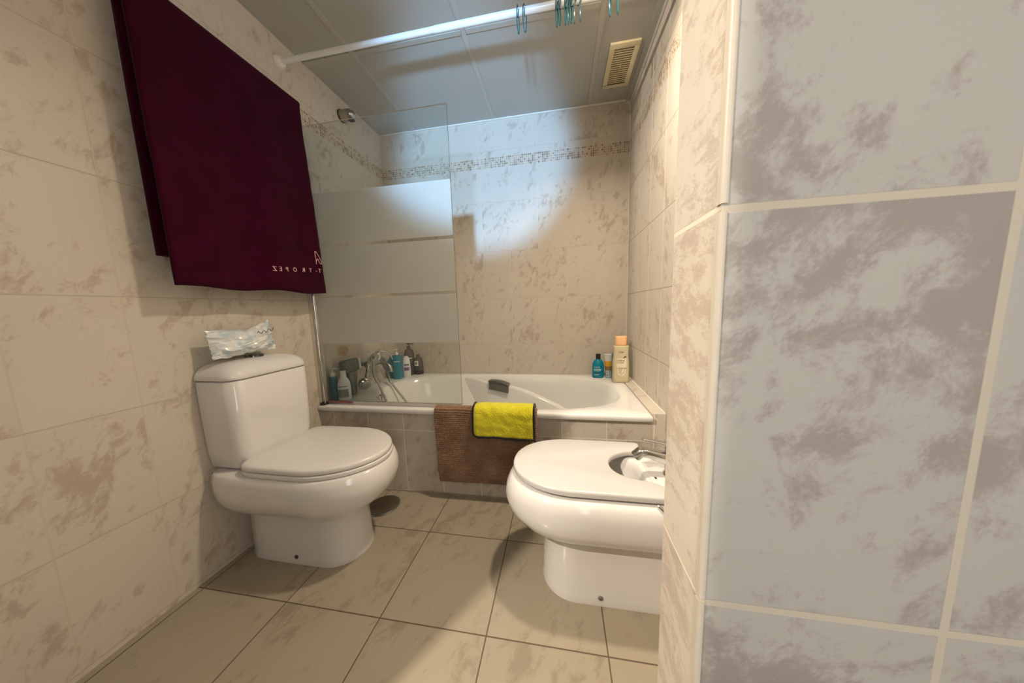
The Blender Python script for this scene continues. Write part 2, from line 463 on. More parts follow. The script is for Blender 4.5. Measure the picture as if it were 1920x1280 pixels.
# grip
hg = G()
def gx(t): return -.960 + .155*t
rr = []
for k_ in range(15):
    t = k_/14; e_ = min(1, min(t, 1-t)/.05)**.5
    xx = gx(t); zz = .4505 + .010*math.sin(PI*t) - .018*t; h_ = .006*max(e_, .3)
    yb, yf = -.122 - .028*t, -.172 - .030*t
    rr.append([Vector((xx, yf, zz-h_)), Vector((xx, yf-.002, zz)), Vector((xx, yf+.003, zz+h_*.9)), Vector((xx, (yb+yf)/2, zz+h_*1.1)), Vector((xx, yb, zz+h_*.8)), Vector((xx, yb+.002, zz)), Vector((xx, yb, zz-h_))])
hg.loft(rr)
grip = child(hg, 'grab_handle', M['handle_grey'], tub, bevel=.001)
grip['label'] = 'dark grey grab handle on the armrest'
hb = G(); rr = []
for k_ in range(9):
    t = k_/8; xx = -.953 + .142*t; zz = .4435 - .018*t + .008*math.sin(PI*t)
    rr.append([Vector((xx-.003, -.172-.030*t, .395-.018*t)), Vector((xx, -.166-.030*t, zz)), Vector((xx, -.13-.028*t, zz)), Vector((xx, -.13-.028*t, .395-.018*t))])
hb.loft(rr)
sub(hb, 'handle_mount', simple('grip_mount', (.12, .115, .105), .4, 30, .1), grip, smooth=False)
# overflow
ov = G(); MO = Matrix.Translation((-1.546, -.520, .428)) @ Matrix.Rotation(PI/2 - .12, 4, 'Y')
ov.lathe([(.0001, -.006), (.028, -.006), (.031, 0), (.031, .006), (.027, .010), (.012, .012), (0.0001, .012)], 32, MO)
o = child(ov, 'overflow_cover', M['chrome'], tub); o['label'] = 'round chrome overflow cover'

# ------------------------------------------------------------------ shower screen
scr = thing('shower_screen', 'hinged glass bath screen with three frosted bands', 'shower screen', (-1.72, GY, TZ))
GZ0, GZ1, GX0, GX1 = .492, 1.862, -1.722, -.9405
pane = child(G().box((GX0, GY-.003, GZ0), (GX1, GY+.003, GZ1)), 'glass_pane', [M['glass'], M['glass_edge']], scr, smooth=False,
      fmat=lambda p: 1 if p.normal.x > .5 else 0)
for z0, z1 in ((.803, 1.036), (1.050, 1.288), (1.303, 1.548)):
    f = sub(G().box((GX0+.004, GY-.0042, z0), (GX1-.0015, GY-.0032, z1)), 'frosted_band', M['frost'], pane, smooth=False)
    f['label'] = 'white frosted band on the glass'
pr = G(); pr.box((WX+.0005, GY-.013, .4715), (WX+.020, GY+.013, 1.87))
prof = child(pr, 'wall_profile', M['aluminium'], scr, bevel=.002)
pv = G()
pv.lathe([(.0001, .478), (.0085, .478), (.0085, 1.872), (.0001, 1.872)], 20, Matrix.Translation((WX+.0285, GY-.006, 0)))
child(pv, 'pivot_bar', M['chrome'], scr)
child(G().box((WX+.036, GY-.006, .488), (WX+.043, GY+.006, 1.866)), 'glass_clamp', M['aluminium'], scr, bevel=.001)
hf = G().box((WX+.010, GY-.022, .4712), (WX+.042, GY+.008, .4805)); hf.box((WX+.014, GY-.026, .4712), (WX+.030, GY-.016, .486))
child(hf, 'hinge_foot', M['black'], scr, bevel=.002)
child(G().box((-1.702, GY-.006, .480), (-1.555, GY+.004, .4915)), 'reddish_end_seal', M['red_seal'], scr, bevel=.001)
child(G().box((-1.553, GY-.0025, .4712), (GX1-.002, GY+.0025, .4915)), 'bottom_seal', simple('clear_seal', (.55, .51, .45), .4, 9, .1), scr, bevel=.001)

# ------------------------------------------------------------------ shower rod and rings
RY, RZ = -.773, 2.137
rod = thing('shower_rod', 'white tubular shower curtain rod spanning the bath below the ceiling', 'curtain rod', (WX, RY, RZ))
RX = Matrix.Rotation(PI/2, 4, 'Y')
pl = G().lathe([(.0001, 0), (.0112, 0), (.0112, .78), (.0001, .78)], 28, Matrix.Translation((WX+.004, RY, RZ)) @ RX)
pl.lathe([(.0001, 0), (.0126, 0), (.0126, .96), (.0001, .96)], 28, Matrix.Translation((WX+.78, RY, RZ)) @ RX)
child(pl, 'pole', M['rod'], rod)
for x, s in ((WX, 1), (0, -1)):
    fl = G().lathe([(.0001, 0), (.028, 0), (.028, .006), (.02, .018), (.0165, .022), (.0001, .022)], 28, Matrix.Translation((x+s*.001, RY, RZ)) @ Matrix.Rotation(s*PI/2, 4, 'Y'))
    child(fl, 'flange', M['white_trim'], rod)

def ring_mesh(tw):
    g = G(); path = []
    for k in range(40):
        t = 2*PI*k/40
        z = -.030 + .0495*math.cos(t); y = .0185*math.sin(t)*(1 + .25*math.cos(t)) * (0.55 + .45*abs(math.cos(t)))
        path.append((.006*math.sin(t*1.0)*tw, y, z))
    # open hook: leave a little gap at one side
    path = path[2:] + path[:1]
    g.tube(path, .0021, 8)
    g.tube([(0.001*tw, -.0195, -.008), (0, 0, -.020), (-.001*tw, .0195, -.006)], .0019, 8)
    return g
ordn = ['leftmost of eleven', 'second from the left', 'third from the left, starting the cluster', 'fourth from the left', 'fifth from the left', 'sixth from the left', 'seventh from the left',
        'eighth from the left', 'ninth from the left, ending the cluster', 'tenth from the left', 'rightmost of eleven']
ring0 = None
for i, (x, rz) in enumerate(((-.612, .25), (-.585, .03), (-.458, .16), (-.4475, .2), (-.425, .22), (-.4135, .3), (-.404, .18), (-.391, .38), (-.370, .35), (-.257, .1), (-.230, .32))):
    if ring0 is None:
        o = ring_mesh(1.).obj('curtain_ring', M['ring']); ring0 = o
    else:
        o = ring0.copy(); link(o)
    o.location = (x, RY, RZ + .0022); o.rotation_euler = (random.uniform(-.05, .05), 0, rz)
    tag(o, 'teal plastic curtain ring on the white rod, ' + ordn[i], 'curtain ring', 'teal curtain rings on the shower rod')

# ------------------------------------------------------------------ shower head bracket on the left wall
br = thing('shower_bracket', 'chrome shower head bracket high on the tiled wall', 'bracket', (WX, -.385, 2.14))
bm_ = Matrix.Translation((WX+.0005, -.385, 2.14)) @ RX
child(G().lathe([(.0001, 0), (.034, 0), (.034, .006), (.0001, .006)], 32, bm_), 'rosette', M['black'], br)
child(G().lathe([(.0001, .006), (.031, .006), (.031, .055), (.029, .068), (.022, .080), (.010, .088), (.0001, .090)], 32, bm_), 'body', M['dull_chrome'], br)
child(G().box((WX+.052, -.398, 2.104), (WX+.082, -.372, 2.113)), 'slot', M['black'], br, bevel=.002)

# ------------------------------------------------------------------ ceiling vent
vt = thing('ceiling_vent', 'yellowed plastic extractor vent grille in the ceiling corner', 'vent', (-.122, -.283, H))
vx0, vx1, vy0, vy1 = -.196, -.052, -.428, -.138
fr = G()
for lo, hi in (((vx0, vy0), (vx1, vy0+.026)), ((vx0, vy1-.026), (vx1, vy1)), ((vx0, vy0+.026), (vx0+.024, vy1-.026)), ((vx1-.024, vy0+.026), (vx1, vy1-.026))):
    fr.box((lo[0], lo[1], H-.011), (hi[0], hi[1], H-.0005))
frame = child(fr, 'frame', M['vent'], vt, bevel=.0015)
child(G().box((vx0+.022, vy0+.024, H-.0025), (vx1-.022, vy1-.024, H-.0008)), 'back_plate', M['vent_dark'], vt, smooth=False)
for k in range(17):
    y = vy0 + .032 + k*.0142
    s_ = G().box((vx0+.0225, y-.0054, H-.0085), (vx1-.0225, y+.0054, H-.0068))
    for v in s_.v: v.z += (v.y-y)*.35
    child(s_, 'slat', M['vent'], vt, smooth=False)
child(G().box((-.126, vy0+.11, H-.0105), (-.121, vy1-.09, H-.0085)), 'spine', M['vent_dark'], vt, smooth=False)

# ------------------------------------------------------------------ toilet
tl = thing('toilet', 'white close-coupled toilet with its lid down beside the bath', 'toilet', (-1.40, -1.113, 0))
AY = -1.113
def D(xc, a, b, z, e=2.15, eb=9, back=WX+.004, cy=AY, tip=1):
    return polar(xc, cy, a, abs(xc-back), b, e, eb, z, tip)
g = G()
rings = [D(-1.362, .119, .108, 0, back=-1.70), D(-1.362, .120, .109, .006, back=-1.70), D(-1.362, .115, .104, .03, back=-1.70), D(-1.362, .113, .102, .12, back=-1.70), D(-1.362, .112, .101, .185, back=-1.70),
         D(-1.362, .118, .106, .200, back=-1.70), D(-1.362, .150, .131, .214, back=-1.70), D(-1.36, .188, .156, .236), D(-1.36, .222, .175, .268), D(-1.36, .245, .186, .305), D(-1.36, .252, .190, .335), D(-1.36, .249, .189, .365),
         D(-1.36, .240, .183, .388), D(-1.36, .232, .177, .395), D(-1.36, .20, .15, .396)]
g.loft(rings)
child(g, 'bowl', M['ceramic'], tl, angle=70)
def lid_ring(xc, a, b, z, back, e=1.95, cy=AY, tip=1, eb=9):
    return polar(xc, cy, a, abs(xc-back), b, e, eb, z, tip)
def slab(xc, a, b, z0, z1, back, r0=.004, r1=.007, dome=.003, e=1.95, cy=AY, tip=1, eb=9, up=None):
    g = G(); rs = []
    L = [(r0, z0), (r0*.3, z0+r0*.35), (0, z0+r0)]
    for k in range(5):
        t = k/4*PI/2
        L.append((r1*(1-math.cos(t)), z1-r1+r1*math.sin(t)))
    L += [(r1+.03, z1+dome*.6), (r1+.08, z1+dome*.95), (b-.005, z1+dome)]
    for d, z in L:
        rs.append(lid_ring(xc, max(a-d, .01), max(b-d, .004), z, back+tip*min(d, .05), e, cy, tip, eb))
    return g.loft(rs)
child(slab(-1.36, .238, .180, .3975, .414, -1.60, .003, .005, 0), 'seat', M['seat'], tl, angle=70)
child(slab(-1.36, .235, .178, .4165, .437, -1.605, .003, .010, .004), 'lid', M['seat'], tl, angle=70)
for s in (-1, 1):
    hn = G().lathe([(.0001, -.018), (.011, -.018), (.011, .018), (.0001, .018)], 20, Matrix.Translation((-1.607, AY+s*.075, .409)) @ Matrix.Rotation(PI/2, 4, 'X'))
    child(hn, 'hinge', M['seat'], tl)
# cistern
def rrect(x0, x1, y0, y1, r, z, rb=.012, m=8):
    pts = []
    for (px, py, a0, rad) in ((x1-r, y1-r, 0, r), (x0+rb, y1-rb, PI/2, rb), (x0+rb, y0+rb, PI, rb), (x1-r, y0+r, 1.5*PI, r)):
        for k in range(m+1):
            t = a0 + k*PI/2/m; pts.append(Vector((px+rad*math.cos(t), py+rad*math.sin(t), z)))
    return pts
TX = -1.583; HB = .158
g = G()
g.loft([rrect(WX+.002, TX-.028, AY-HB+.028, AY+HB-.028, .04, .394), rrect(WX+.002, TX-.012, AY-HB+.010, AY+HB-.010, .045, .41), rrect(WX+.002, TX-.004, AY-HB+.003, AY+HB-.003, .045, .46), rrect(WX+.002, TX, AY-HB, AY+HB, .045, .60),
        rrect(WX+.002, TX, AY-HB, AY+HB, .045, .728), rrect(WX+.002, TX-.004, AY-HB+.004, AY+HB-.004, .042, .7315)])
child(g, 'cistern', M['ceramic'], tl, angle=70)
g = G(); q = []
for d, z in ((.006, .7340), (.0, .7365), (-.002, .741), (-.001, .752), (.004, .764), (.013, .776), (.026, .786), (.044, .793), (.062, .797), (.078, .798)):
    q.append(rrect(WX+.002+max(d, 0)*.15, TX-d, AY-HB+d*1.15, AY+HB-d*1.15, max(.047-d*.3, .02), z))
g.loft(q); lidc = child(g, 'cistern_lid', M['ceramic'], tl, angle=70)
o = sub(G().lathe([(.0001, .790), (.030, .790), (.030, .8035), (.026, .807), (.0001, .807)], 32, Matrix.Translation((-1.675, AY, 0))), 'flush_button', M['button'], lidc)
o['label'] = 'dark chrome flush button'
child(G().lathe([(.0001, -.002), (.008, -.002), (.008, .004), (.005, .006), (.0001, .006)], 18, Matrix.Translation((-1.474, AY-.1025, .028)) @ Matrix.Rotation(PI/2, 4, 'X')), 'bolt_cap', M['button'], tl)

# ------------------------------------------------------------------ bidet
BY = -1.088
bd = thing('bidet', 'white floor-standing bidet with a cut-out lid beside the partition', 'bidet', (-.35, BY, 0))
def B(xc, a, b, z, back=-.004, e=2.2, eb=9, cy=BY-.008): return polar(xc, cy, a, abs(xc-back), b, e, eb, z, -1)
g = G()
rings = [B(-.407, .123, .122, 0, -.03), B(-.407, .124, .123, .008, -.03), B(-.407, .119, .118, .03, -.03), B(-.407, .117, .116, .12, -.03), B(-.407, .116, .115, .196, -.03),
         B(-.407, .125, .119, .212, -.02), B(-.412, .168, .142, .228, -.01), B(-.415, .208, .166, .252), B(-.415, .235, .180, .285), B(-.415, .243, .185, .318), B(-.415, .237, .184, .348), B(-.415, .224, .177, .372),
         B(-.415, .212, .169, .383), B(-.415, .20, .160, .3855),
         ]
# rim -> basin (same polar order)
def basin(dx, a, b, z, back):
    return [Vector((p.x, p.y, z)) for p in polar(-.40+dx, BY, a, abs(-.40+dx-back), b, 2.2, 3.2, z, -1)]
rings += [basin(0, .185, .138, .3845, -.176), basin(0, .178, .132, .380, -.182), basin(0, .168, .125, .355, -.19), basin(0, .150, .112, .28, -.215), basin(0, .11, .085, .225, -.26), basin(0, .02, .02, .212, -.38)]
g.loft(rings)
child(g, 'bowl', M['ceramic'], bd, angle=70)
# lid with a round cut-out open to the tap deck
outl = []
lz0, lz1 = .3945, .4145
LY = -1.083
for k in range(61):
    t = -PI/2 + PI*k/60; c, s = math.cos(t), math.sin(t); e = 2.12
    r = (abs(c/.212)**e + abs(s/.169)**e)**(-1/e)
    outl.append((-.417 - r*c, LY + r*s))          # near side -> tip -> far side
far = [(-.30, LY+.1692), (-.22, LY+.1685), (-.178, LY+.1675), (-.166, LY+.165), (-.159, LY+.158), (-.158, LY+.148), (-.166, LY+.118)]
cut = [(-.183, -.989), (-.21, -.9915), (-.24, -1.004), (-.268, -1.025), (-.286, -1.050), (-.2945, -1.080), (-.291, -1.110), (-.277, -1.135), (-.252, -1.154), (-.222, -1.166), (-.19, -1.1725)]
near = [(-.162, -1.185), (-.146, -1.205), (-.142, -1.225), (-.147, -1.242), (-.158, -1.250), (-.18, LY-.1688), (-.30, LY-.1692)]
def dense(pts):
    out = []
    P = [Vector((x, y, 0)) for x, y in pts]
    for q, _ in smooth_path([(p, 1) for p in P], 4): out.append((q.x, q.y))
    return out
cut = dense(cut)
def inset(pts, d):
    n = len(pts); out = []
    for i in range(n):
        a = Vector(pts[i-1]); b = Vector(pts[i]); c = Vector(pts[(i+1) % n])
        t = (c-a); t = t.normalized() if t.length > 1e-9 else Vector((1, 0))
        out.append((b.x + (-t.y)*d, b.y + t.x*d))
    return out
full = outl + far + cut + near
area = sum(full[i-1][0]*full[i][1] - full[i][0]*full[i-1][1] for i in range(len(full)))
if area < 0: full = full[::-1]
g = G(); rs = []
for d, z in ((.004, lz0), (.001, lz0+.001), (0, lz0+.004), (0, lz1-.008), (.0008, lz1-.004), (.003, lz1-.0012), (.007, lz1)):
    rs.append([Vector((x, y, z)) for x, y in inset(full, d)])
g.loft(rs)
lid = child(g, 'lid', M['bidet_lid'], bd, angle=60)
# lid hinge
hn = G()
hn.tube([(-.190, -1.2560, .3930), (-.183, -1.2640, .3900), (-.174, -1.2690, .381), (-.166, -1.2690, .371)], .0042, 10)
o = child(hn, 'hinge', M['chrome'], bd); o['label'] = 'small chrome lid hinge'
# raised tap deck with a printed mark
child(G().box((-.168, -1.163, .3835), (-.012, -1.013, .3880)), 'tap_deck', M['ceramic'], bd, bevel=.0018)
child(G().box((-.1545, -1.118, .3881), (-.1475, -1.106, .3884)), 'printed_mark', M['ink'], bd, smooth=False)
child(G().lathe([(.0001, -.002), (.0085, -.002), (.0085, .004), (.005, .007), (.0001, .007)], 18, Matrix.Translation((-.338, BY-.008-.1165, .026)) @ Matrix.Rotation(PI/2, 4, 'X')), 'bolt_cap', M['dull_chrome'], bd)

# bidet tap
bt = thing('bidet_tap', 'chrome single-lever bidet tap on the deck behind the cut-out', 'tap', (-.10, BY, .388))
g = G()
g.lathe([(.0001, .3885), (.026, .3885), (.026, .394), (.023, .398), (.021, .405), (.021, .458), (.023, .475), (.023, .484), (.019, .489), (.0001, .489)], 28, Matrix.Translation((-.095, BY, 0)))
child(g, 'tap_body', M['chrome'], bt, angle=50)
sp = smooth_path([((-.10, BY, .444), .027), ((-.125, BY, .450), .0245), ((-.15, BY, .457), .0215), ((-.175, BY, .463), .0185), ((-.196, BY, .463), .0160)], 6)
rr = []
for i, (p, r) in enumerate(sp):
    t = (sp[min(i+1, len(sp)-1)][0] - sp[max(i-1, 0)][0]).normalized(); s = Vector((0, 1, 0)); u = t.cross(s)
    rr.append([p + s*min(r, .017)*(abs(math.cos(a))**.6*(1 if math.cos(a) > 0 else -1)) + u*r*.8*(abs(math.sin(a))**.6*(1 if math.sin(a) > 0 else -1)) for a in [2*PI*k/20 for k in range(20)]])
spout = child(G().loft(rr), 'spout', M['chrome'], bt, angle=50)
sub(G().lathe([(.0001, -.016), (.017, -.014), (.0175, .013), (.0145, .017), (.0001, .017)], 24, Matrix.Translation((-.200, BY, .458)) @ Matrix.Rotation(-2.35, 4, 'Y')), 'aerator', M['dull_chrome'], spout)
lv = smooth_path([((-.085, BY, .492), .014), ((-.12, BY, .497), .011), ((-.16, BY, .505), .0075), ((-.188, BY, .509), .0065)], 5)
g = G(); rr = []
for i, (p, r) in enumerate(lv):
    rr.append([p + Vector((0, 1, 0))*r*1.25*math.cos(2*PI*k/16) + Vector((.15, 0, 1))*r*.62*math.sin(2*PI*k/16) for k in range(16)])
g.loft(rr)
child(g, 'lever', M['chrome'], bt, angle=60)

# ------------------------------------------------------------------ floor drain cover
dr = thing('floor_drain', 'round dark steel drain cover on the floor by the toilet', 'drain cover', (-1.333, -.878, 0))
Md = Matrix.Translation((-1.333, -.878, 0))
child(G().lathe([(.0001, .0005), (.070, .0005), (.072, .003), (.072, .005), (.068, .0075), (.0001, .0075)], 56, Md), 'cover_disc', M['steel_dark'], dr)
child(G().lathe([(.0001, .0004), (.0765, .0004), (.0775, .0018), (.0745, .0035), (.0001, .0035)], 56, Md), 'rim', M['dull_chrome'], dr)

# ------------------------------------------------------------------ bath mat and yellow cloth
def hang(path, m):
    """arc-length sampling of a YZ path"""
    P = [Vector(p) for p in path]; L = [0]
    for a, b in zip(P, P[1:]): L.append(L[-1] + (b-a).length)
    out = []
    for k in range(m):
        s = L[-1]*k/(m-1); i = max(j for j in range(len(L)) if L[j] <= s + 1e-9); i = min(i, len(P)-2)
        t = (s-L[i])/(L[i+1]-L[i]); out.append((P[i].lerp(P[i+1], t), s))
    return out
def yz_curve(pts, m):
    return hang([q for q, _ in smooth_path([(Vector((0, y, z)), 1) for y, z in pts], 8)], m)
mat_pts = [(-.7585, .4735), (-.764, .4800), (-.774, .4815), (-.787, .4785), (-.7935, .466), (-.795, .44), (-.795, .38), (-.794, .25), (-.791, .15), (-.786, .100)]
NU, NV = 330, 300
C = yz_curve(mat_pts, NV)
XA, XB = -1.074, -.566
V, Fc = [], []
mats_front = []
for j in range(NV):
    p, s = C[j]
    a = C[max(j-1, 0)][0]; b = C[min(j+1, NV-1)][0]; t = (b-a).normalized(); nrm = Vector((0, t.z, -t.y))
    if nrm.y > 0 and nrm.z < .2: nrm = -nrm
    if nrm.z < -.2: nrm = -nrm
    for i in range(NU):
        u = i/(NU-1)
        x = XA + (XB-XA)*u + .006*max(0, s-.15)*2
        x += .004*noise.noise((0, s*9, 1.5)) * (1-u)
        du = u*(XB-XA)
        # rows of chenille loops
        row = s/.0102 + .25*noise.noise((x*14, s*6, 0)); colm = du/.0100 + .15*(math.floor(row) % 2) + .22*noise.noise((x*9, s*20, 4))
        loop = min(abs(math.sin(PI*row))**.6, abs(math.sin(PI*colm))**.6 + .12) * (.86 + .14*noise.noise((math.floor(row)*3.1, math.floor(colm)*2.7, 5)))
        e = min(u, 1-u)*(XB-XA); ed = min(1, e/.006, (s+.001)/.004, (C[-1][1]-s+.001)/.004)
        wob = .008*noise.noise((x*6, s*4, 7.))*min(1, s/.1)
        out = (.0005 + .0120*loop)*ed + max(0, wob)*ed
        q = p + nrm*out; V.append(Vector((x, q.y, q.z + .005*noise.noise((x*7, 3, 1))*max(0, (s-.25)/.15))))
nfront = len(V)
for j in range(NV):
    p, s = C[j]
    for i in range(NU):
        f = V[j*NU+i]; V.append(Vector((f.x, p.y, p.z)))
for j in range(NV-1):
    for i in range(NU-1):
        a = j*NU+i; Fc.append([a, a+1, a+NU+1, a+NU]); b = nfront+a; Fc.append([b, b+NU, b+NU+1, b+1])
for j in range(NV-1):
    for i in (0, NU-1):
        a = j*NU+i; Fc.append([a, a+NU, nfront+a+NU, nfront+a])
for i in range(NU-1):
    for j in (0, NV-1):
        a = j*NU+i; Fc.append([a, a+1, nfront+a+1, nfront+a])
mt = mesh_obj('bath_mat', V, Fc, M['mat'], angle=180)
tag(mt, 'brown chenille bath mat draped over the tub edge', 'bath mat')

cl = thing('cleaning_cloth', 'yellow microfibre cloth with black edging lying over the brown bath mat', 'cloth', (-.72, -.80, .40))
cpts = [(-.736, .4735), (-.744, .488), (-.758, .4985), (-.776, .4995), (-.799, .4940), (-.8100, .477), (-.813, .45), (-.8145, .40), (-.8150, .354)]
CU, CV = 110, 90
C2 = yz_curve(cpts, CV); S = C2[-1][1]
XL, XR = -.868, -.580
def cloth_pt(u, v, lift=0.):
    s = v*S; k = min(int(v*(CV-1)), CV-2); f = v*(CV-1)-k
    p = C2[k][0].lerp(C2[k+1][0], f); t = (C2[k+1][0]-C2[k][0]).normalized(); nrm = Vector((0, t.z, -t.y))
    if nrm.y > 0 and nrm.z < .2: nrm = -nrm
    if nrm.z < -.2: nrm = -nrm
    # rounded lower corners
    x = XL + (XR-XL)*u
    r = .025; ds = max(0, s-(S-r))
    sh = r - math.sqrt(max(0, r*r-ds*ds))
    x = XL + sh + (XR-XL-sh*1.1)*u + .004*(u-.5)*v
    q = p + nrm*(lift + .0022*noise.noise((x*12, s*11, 2)) + .0030*noise.noise((x*30, s*34, 9)) + .0035)
    return Vector((x, q.y, q.z + .004*math.sin(u*5)*(v > .5)*(v-.5)))
V, Fc = [], []
for side in (0, 1):
    for j in range(CV):
        for i in range(CU):
            u, v = i/(CU-1), j/(CV-1)
            p = cloth_pt(u, v, .0)
            if side == 0:
                e = min(u, 1-u, v, 1-v)*18; e = min(1, e)
                p = p + (cloth_pt(u, v, .0045)-p)*e*(1 + .5*noise.noise((u*60, v*60, 3)))
            V.append(p)
nf = CU*CV
for j in range(CV-1):
    for i in range(CU-1):
        a = j*CU+i; Fc.append([a, a+1, a+CU+1, a+CU]); b = nf+a; Fc.append([b, b+CU, b+CU+1, b+1])
o = mesh_obj('cloth_panel', V, Fc, M['yellow'], angle=180); o.parent = cl; o.matrix_parent_inverse = Matrix.Translation(-cl.location)
bp = [cloth_pt(0, v/40, .002) for v in range(0, 41)] + [cloth_pt(u/40, 1, .002) for u in range(1, 41)] + [cloth_pt(1, 1-v/40, .002) for v in range(1, 41)]
bg = G().tube(bp, .0050, 8)
e = cloth_pt(1, 1, .002)
bg.tube([e + Vector((-.002, 0, .006)), e + Vector((.004, -.001, -.003)), e + Vector((.010, -.002, -.009)), e + Vector((.013, -.001, -.014)), e + Vector((.008, .001, -.013)), e + Vector((.001, .001, -.004))], .0042, 8)
o = child(bg, 'edge_binding', M['binding'], cl); o['label'] = 'black edging with a hanging loop'

# ------------------------------------------------------------------ towel with mirrored lettering, on a rail
RLX, RLZ = WX+.075, 1.93
rail = thing('towel_rail', 'chrome wall rail behind the burgundy towel', 'towel rail', (WX, -1.06, RLZ))
child(G().lathe([(.0001, -.345), (.008, -.345), (.008, .255), (.0001, .255)], 20, Matrix.Translation((RLX, -1.06, RLZ)) @ Matrix.Rotation(PI/2, 4, 'X') @ Matrix.Rotation(PI, 4, 'X')), 'bar', M['chrome'], rail)
child(G().lathe([(.0001, 0), (.022, 0), (.022, .006), (.010, .012), (.009, .085), (.0001, .085)], 20, Matrix.Translation((WX+.0005, -1.392, RLZ)) @ RX), 'bracket', M['chrome'], rail)

tw = thing('bath_towel', 'burgundy towel with pink mirrored lettering hanging above the toilet', 'towel', (RLX, -1.03, 1.07))
YL, YR = -1.34, -.779
def tow(s, y):
    """front sheet: s from 0 (top) to 1 (hem)"""
    q_ = max(0., min(1., (-.80-y)/.15))
    w = (.010*math.sin(y*13 + 1.2)*s + .005*math.sin(y*31+s*2)*s)*(.25+.75*q_) + .004*noise.noise((y*5, s*4, 0))
    return WX + .100 + .020*s + w
TW, TH = 90, 110
V, Fc = [], []
prof = []
# outer profile down the front, round the hem, up the inside, over the bar inside, down the back
def prof_at(y):
    P = []
    ztop = RLZ + .020; zh = 1.062 + .004*math.sin(y*23) 
    for k in range(9):       # over the top from the back
        a = PI - PI*k/8
        P.append((RLX + .004 + (.023)*math.cos(a), RLZ + .001 + .021*math.sin(a)))
    for k in range(1, 61):
        s = k/60; z = RLZ - s*(RLZ-zh)
        hem = .0025*max(0, 1-abs((s-.965)/.012))
        x = RLX + .027 + (tow(s, y)-RLX-.027)*min(1, s*4) - .003*max(0, (s-.985)/.015) + hem
        P.append((x, z))
    # hem underside then inner face back up
    x, z = P[-1]
    P.append((x-.004, z-.002)); P.append((x-.012, z))
    for k in range(60, 0, -1):
        s = k/60; zz = RLZ - s*(RLZ-zh)
        xo = RLX + .027 + (tow(s, y)-RLX-.027)*min(1, s*4)
        P.append((max(xo - .014, RLX+.0095), zz))
    for k in range(9):
        a = PI*k/8
        P.append((RLX + .0005 + .0095*math.cos(a), RLZ + .010*math.sin(a)))
    # inner side of the back drop, then outer
    P.append((RLX-.009, 1.62)); P.append((RLX-.010, 1.16)); P.append((RLX-.019, 1.155)); P.append((RLX-.020, 1.62))
    return P
ys = [YL + (YR-YL)*k/(TW-1) for k in range(TW)]
rings = []
for k, y in enumerate(ys):
    P = prof_at(y); e = min(k, TW-1-k)
    sq = [(.55), (.82), (.95)][e] if e < 3 else 1.
    n_ = len(P)
    rg = []
    for (x, z) in P:
        xm = RLX + .006
        s = max(0, min(1, (RLZ-z)/(RLZ-1.06)))
        mid = (WX + .093 + .020*s)
        front = x > RLX + .012 and z < RLZ
        c = mid if front else RLX
        yy = y + .020*(s-.35)*((y-YL)/(YR-YL)) + .0035*noise.noise((s*9, 3, 0))*(1 if k > TW/2 else -1)
        rg.append(Vector((c + (x-c)*sq if front else x, yy, z)))
    rings.append(rg)
g = G(); g.loft(rings)
child(g, 'towel_cloth', M['towel'], tw, angle=180)

def text_mesh(body, size, depth=.0008, spacing=1.0):
    cu = bpy.data.curves.new('lettering', 'FONT'); cu.body = body; cu.size = size; cu.extrude = depth; cu.space_character = spacing
    cu.align_x = 'CENTER'; cu.align_y = 'CENTER'
    ob = bpy.data.objects.new('lettering', cu); link(ob)
    dg = bpy.context.evaluated_depsgraph_get(); dg.update()
    me = bpy.data.meshes.new_from_object(ob.evaluated_get(dg))
    bpy.data.objects.remove(ob); bpy.data.curves.remove(cu)
    return me
def place_text(name, body, size, mat, Mx, parent, depth=.0008, spacing=1., fit=None):
    me = text_mesh(body, size, depth, spacing)
    if fit:
        xs = [v.co.x for v in me.vertices]; k = fit/(max(xs)-min(xs)); 
        c = (max(xs)+min(xs))/2
        for v in me.vertices: v.co.x = (v.co.x-c)*k
    for v in me.vertices: v.co = Mx @ v.co
    me.materials.clear()
    o = finish(name, me, mat, None, smooth=False)
    o.parent = parent; o.matrix_parent_inverse = Matrix.Translation(-Vector(root_loc(parent)))
    return o
# letters one by one so each sits on the cloth; read from the hem they are mirrored
zt = 1.158
letters = [('Z', -1.028), ('E', -1.004), ('P', -.974), ('O', -.933), ('R', -.887), ('T', -.850), ('-', -.815), ('T', -.794)]
tg = []
for ch, y in letters:
    s = (RLZ-zt)/(RLZ-1.062); x = tow(s, y) + .0012
    sl = (tow(s, y+.01)-tow(s, y-.01))/.02
    # mirrored: text x axis -> -Y, text y -> +Z, text z -> +X
    X = Vector((-sl, -1, 0)).normalized()
    Mx = Matrix(((X.x, 0, 1, x), (X.y, 0, 0, y), (0, 1, .0, zt + (y+.94)*.085), (0, 0, 0, 1)))
    me = text_mesh(ch, .026, .0008)
    for v in me.vertices: v.co = Mx @ v.co
    me.materials.clear()
    o = finish('letter', me, M['thread'], None, smooth=False); o.parent = tw; o.matrix_parent_inverse = Matrix.Translation(-tw.location)
